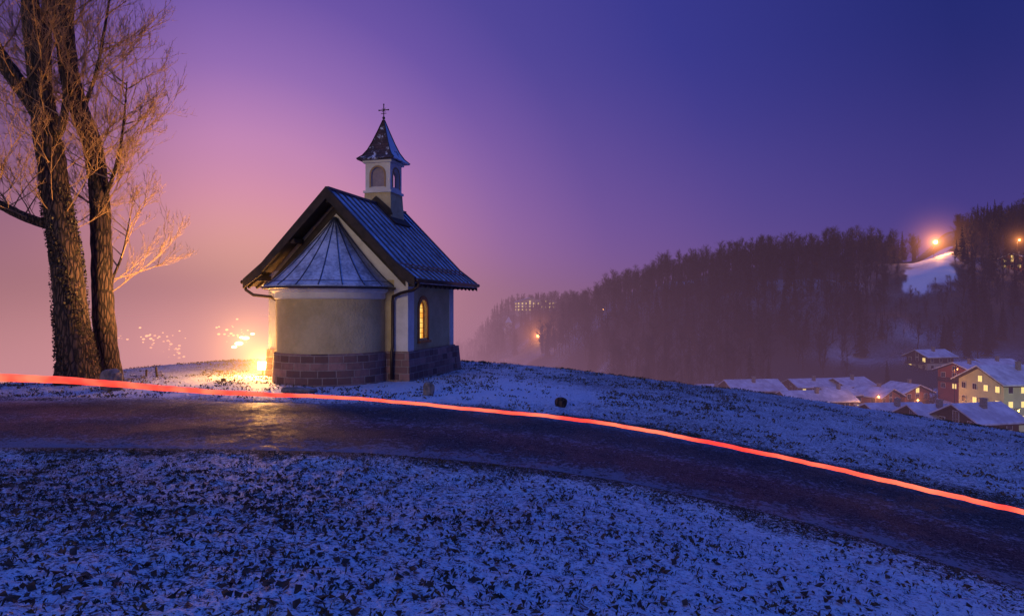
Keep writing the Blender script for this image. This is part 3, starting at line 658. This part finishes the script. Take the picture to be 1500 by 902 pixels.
# ------------------------------------------------------------ houses
snowroof=simple("snow_roof",(.42,.45,.52),(.72,.75,.82),.35,.8,.3,.05,bscale=1.5)
eaves=simple("eave_wood",(.03,.018,.012),(.07,.04,.025),1,.8)
winlit=emis("window_lit",(1,.72,.22),1.1); windark=simple("window_dark",(.02,.02,.03),(.04,.04,.06),2,.2)
def plaster(n,c): return simple(n,tuple(v*.85 for v in c),c,.6,.9)
def house(name,px,Y,w,l,h,rot,wm,lit=.4,pitch=.42,wood_top=False,top=None,dz=0,floors=2,balc=True):
    x=(px-750)/1000*Y; z=tz(x,Y)+dz; hr=h+w/2*pitch
    if top is not None: z=max(P(px,top,Y).z-hr-.45,tz(x,Y)-2)
    e=empty(name,(x,Y,z),math.radians(rot)); mb=MB()
    mb.prism([(-w/2,-8),(w/2,-8),(w/2,h),(0,hr),(-w/2,h)],lambda a,zz:(a,-l/2,zz),lambda a,zz:(a,l/2,zz)); mb.obj("walls",wm,e)
    if wood_top:
        mb=MB(); mb.prism([(-w/2-.05,h*.55),(w/2+.05,h*.55),(w/2+.05,h-.02),(0,hr-.1),(-w/2-.05,h-.02)],lambda a,zz:(a,-l/2-.06,zz),lambda a,zz:(a,l/2+.06,zz)); mb.obj("timber_cladding",eaves if wood_top==1 else wood_top,e)
    o=1.1; mb=MB();mt=MB()
    for sx in(-1,1):
        ex=w/2+o; ez=hr-ex*pitch
        mb.prism([(0,hr+.45),(sx*ex,ez+.45),(sx*ex,ez+.2),(0,hr+.2)],lambda a,zz:(a,-l/2-o,zz),lambda a,zz:(a,l/2+o,zz))
        mt.prism([(0,hr+.19),(sx*(ex-.04),ez+.19),(sx*(ex-.04),ez-.03),(0,hr-.03)],lambda a,zz:(a,-l/2-o+.05,zz),lambda a,zz:(a,l/2+o-.05,zz))
    mb.obj("roof",snowroof,e); mt.obj("eaves",eaves,e)
    A=MB();Bm=MB();Fm=MB(); fh=h/floors
    def win(cx,cz,side):
        t=A if random.random()<lit else Bm; ww,wh=.5,.62
        if side=='f': Fm.box(cx-ww-.12,cx+ww+.12,-l/2-.11,-l/2-.08,cz-wh-.12,cz+wh+.12); t.box(cx-ww,cx-.04,-l/2-.14,-l/2-.12,cz-wh,cz+wh); t.box(cx+.04,cx+ww,-l/2-.14,-l/2-.12,cz-wh,cz+wh)
        elif side=='l': Fm.box(-w/2-.11,-w/2-.08,cx-ww-.12,cx+ww+.12,cz-wh-.12,cz+wh+.12); t.box(-w/2-.14,-w/2-.12,cx-ww,cx-.04,cz-wh,cz+wh); t.box(-w/2-.14,-w/2-.12,cx+.04,cx+ww,cz-wh,cz+wh)
        else: Fm.box(w/2+.08,w/2+.11,cx-ww-.12,cx+ww+.12,cz-wh-.12,cz+wh+.12); t.box(w/2+.12,w/2+.14,cx-ww,cx+ww,cz-wh,cz+wh)
    for f in range(floors):
        cz=fh*(f+.55)
        nw=max(2,int(w/2.6)); 
        for k in range(nw): win(-w/2+w*(k+.5)/nw,cz,'f')
        nl_=max(2,int(l/2.8))
        for k in range(nl_): win(-l/2+l*(k+.5)/nl_,cz,'l'); win(-l/2+l*(k+.5)/nl_,cz,'r')
    win(0,h+.5,'f')
    if A.V: A.obj("lit_windows",winlit,e)
    if Bm.V: Bm.obj("dark_windows",windark,e)
    Fm.obj("window_frames",white,e)
    if balc:
        mb=MB(); zb=fh*1.02; mb.box(-w/2+.3,w/2-.3,-l/2-1.1,-l/2-.15,zb-.15,zb)
        mb.box(-w/2+.3,w/2-.3,-l/2-1.12,-l/2-1.06,zb+.85,zb+.95)
        for k in range(int(w*3)): 
            xx=-w/2+.35+k/3; mb.box(xx,xx+.16,-l/2-1.11,-l/2-1.07,zb,zb+.85) if xx<w/2-.5 else None
        mb.obj("balcony",eaves,e)
    mb=MB(); mb.box(w*.12,w*.12+.7,-.4,.4,hr-1,hr+1.2); mb.box(w*.12-.1,w*.12+.8,-.5,.5,hr+1.2,hr+1.32); mb.obj("chimney",rockm,e)
    return e
yel=plaster("yellow_plaster",(.62,.60,.36)); wht=plaster("cream_plaster",(.6,.55,.48)); red=plaster("red_timber",(.34,.10,.06)); org=plaster("orange_timber",(.45,.18,.10))
H_="alpine_house"
house(H_,1481,150,12,15,9,-82,yel,.6,.5,top=534,floors=3,balc=False)
house(H_,1412,190,9,9,6,-62,red,.2,.42,top=529)
house(H_,1455,205,9,10,5.5,-84,wht,.2,.40,top=530)
house(H_,1326,186,8,8,5,14,org,.35,.42,top=560)
house(H_,1283,182,8,8,4.6,28,wht,.25,.42,org,top=566)
house(H_,1243,205,8,10,4.6,-70,wht,.1,.42,1,top=556)
house(H_,1188,205,8,13,4.6,-80,wht,.1,.4,1,top=557)
house(H_,1100,182,9,13,5.2,-82,wht,.05,.45,1,top=555)
house(H_,1192,164,8,15,4.0,-85,wht,.05,.4,1,top=571,balc=False)
house(H_,1362,220,8,10,4.6,-75,wht,.1,.42,1,top=551)
house(H_,1046,186,8,9,4.5,-80,wht,.0,.42,1,top=562)
house(H_,1222,178,7,9,4.5,-60,wht,.2,.42,1,top=566)
house("barn",1308,126,7,9,3.8,-84,eaves,0,.4,top=589,balc=False)
house("barn",1369,118,7,8,3.8,-86,eaves,0,.45,top=591,balc=False)
house("barn",1430,112,8,8,3.6,-76,eaves,0,.5,top=589,balc=False)
house(H_,1487,300,8,9,5,-50,org,.5,.42,top=372)
house("hillside_hotel",775,520,20,12,7,5,wht,.9,.3,floors=3,dz=1)
house("hillside_hotel",800,515,14,10,5,-5,wht,.8,.3,dz=1)
tx,ty=(745-750)/1000*440,440; e=empty("distant_church",(tx,ty,tz(tx,ty)+1))
mb=MB(); mb.box(-2,2,-2,2,-3,9); mb.box(-3,3,2.1,11,-3,4.5); mb.obj("walls",white,e)
mb=MB(); mb.V+=[(-2.4,-2.4,9),(2.4,-2.4,9),(2.4,2.4,9),(-2.4,2.4,9),(0,0,13)]; mb.F+=[(0,1,4),(1,2,4),(2,3,4),(3,0,4),(3,2,1,0)]
mb.prism([(-3.5,4.2),(0,7),(3.5,4.2)],lambda a,z:(a,2.45,z),lambda a,z:(a,11.4,z)); mb.obj("roof",snowroof,e)
# ------------------------------------------------------------ street lamps
hot=emis("sodium_lamp",(1,.42,.12),9)
def lamp(px,py,Y,r,e,col=(1,.38,.10),mk=0,R=20):
    p=P(px,py,Y); g0=tz(p.x,p.y); o=empty("street_lamp",(p.x,p.y,g0)); H=max(p.z-g0,3)
    mb=MB(); mb.tube([(0,0,-1),(0,0,H-.1),(0,-.3,H+.25),(0,-1.0,H+.3)],[.12,.08,.07,.06],6); mb.box(-.2,.2,-1.5,-.9,H+.25,H+.38); mb.obj("pole",metal,o)
    mb=MB(); mb.sphere((0,-1.2,H),r,10,8); mb.obj("bulb",hot,o,True)
    if e: plight("lamp_light",(0,-2.5,H-.1),e,col,r,o)
    if mk: glow_halo((p.x,p.y-1.2,g0+H),R,mk,(1,.30,.07),.003,o,(0,-1.2,H))
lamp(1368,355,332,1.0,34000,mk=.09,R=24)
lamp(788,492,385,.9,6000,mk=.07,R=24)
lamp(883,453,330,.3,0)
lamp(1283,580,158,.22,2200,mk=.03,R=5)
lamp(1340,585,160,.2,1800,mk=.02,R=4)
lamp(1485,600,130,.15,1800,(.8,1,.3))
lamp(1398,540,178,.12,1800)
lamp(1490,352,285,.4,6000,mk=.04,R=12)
tl=MB(); random.seed(5)
for k in range(70):
    px,py=random.choice([(random.gauss(225,18),random.gauss(500,8)),(random.gauss(338,14),random.gauss(488,9)),(random.gauss(258,8),random.gauss(516,5)),(random.gauss(215,35),random.gauss(492,5))])
    Y=random.uniform(380,560); p=P(px,py,Y); tl.sphere(tuple(p),random.uniform(.35,1.1),8,6,.6)
tl.obj("town_lights",emis("town_lamp",(1,.45,.14),5),None,True)
tl=MB(); 
for px,py,Y,r in((350,503,150,.9),(360,495,155,.8),(343,508,150,.6),(370,489,160,.5),(354,494,150,.5)): p=P(px,py,Y); tl.sphere(tuple(p),r,10,8,.45)
tl.obj("stadium_floodlights",emis("flood_hot",(1,.6,.2),12),None,True)
glow_halo(tuple(P(356,498,150)),24,.032,(1,.48,.14),.006)
glow_halo(tuple(P(236,508,420)),60,.04,(1,.36,.14),.03)
# ------------------------------------------------------------ fog volume (absorbing haze, town glow put in as emission colour)
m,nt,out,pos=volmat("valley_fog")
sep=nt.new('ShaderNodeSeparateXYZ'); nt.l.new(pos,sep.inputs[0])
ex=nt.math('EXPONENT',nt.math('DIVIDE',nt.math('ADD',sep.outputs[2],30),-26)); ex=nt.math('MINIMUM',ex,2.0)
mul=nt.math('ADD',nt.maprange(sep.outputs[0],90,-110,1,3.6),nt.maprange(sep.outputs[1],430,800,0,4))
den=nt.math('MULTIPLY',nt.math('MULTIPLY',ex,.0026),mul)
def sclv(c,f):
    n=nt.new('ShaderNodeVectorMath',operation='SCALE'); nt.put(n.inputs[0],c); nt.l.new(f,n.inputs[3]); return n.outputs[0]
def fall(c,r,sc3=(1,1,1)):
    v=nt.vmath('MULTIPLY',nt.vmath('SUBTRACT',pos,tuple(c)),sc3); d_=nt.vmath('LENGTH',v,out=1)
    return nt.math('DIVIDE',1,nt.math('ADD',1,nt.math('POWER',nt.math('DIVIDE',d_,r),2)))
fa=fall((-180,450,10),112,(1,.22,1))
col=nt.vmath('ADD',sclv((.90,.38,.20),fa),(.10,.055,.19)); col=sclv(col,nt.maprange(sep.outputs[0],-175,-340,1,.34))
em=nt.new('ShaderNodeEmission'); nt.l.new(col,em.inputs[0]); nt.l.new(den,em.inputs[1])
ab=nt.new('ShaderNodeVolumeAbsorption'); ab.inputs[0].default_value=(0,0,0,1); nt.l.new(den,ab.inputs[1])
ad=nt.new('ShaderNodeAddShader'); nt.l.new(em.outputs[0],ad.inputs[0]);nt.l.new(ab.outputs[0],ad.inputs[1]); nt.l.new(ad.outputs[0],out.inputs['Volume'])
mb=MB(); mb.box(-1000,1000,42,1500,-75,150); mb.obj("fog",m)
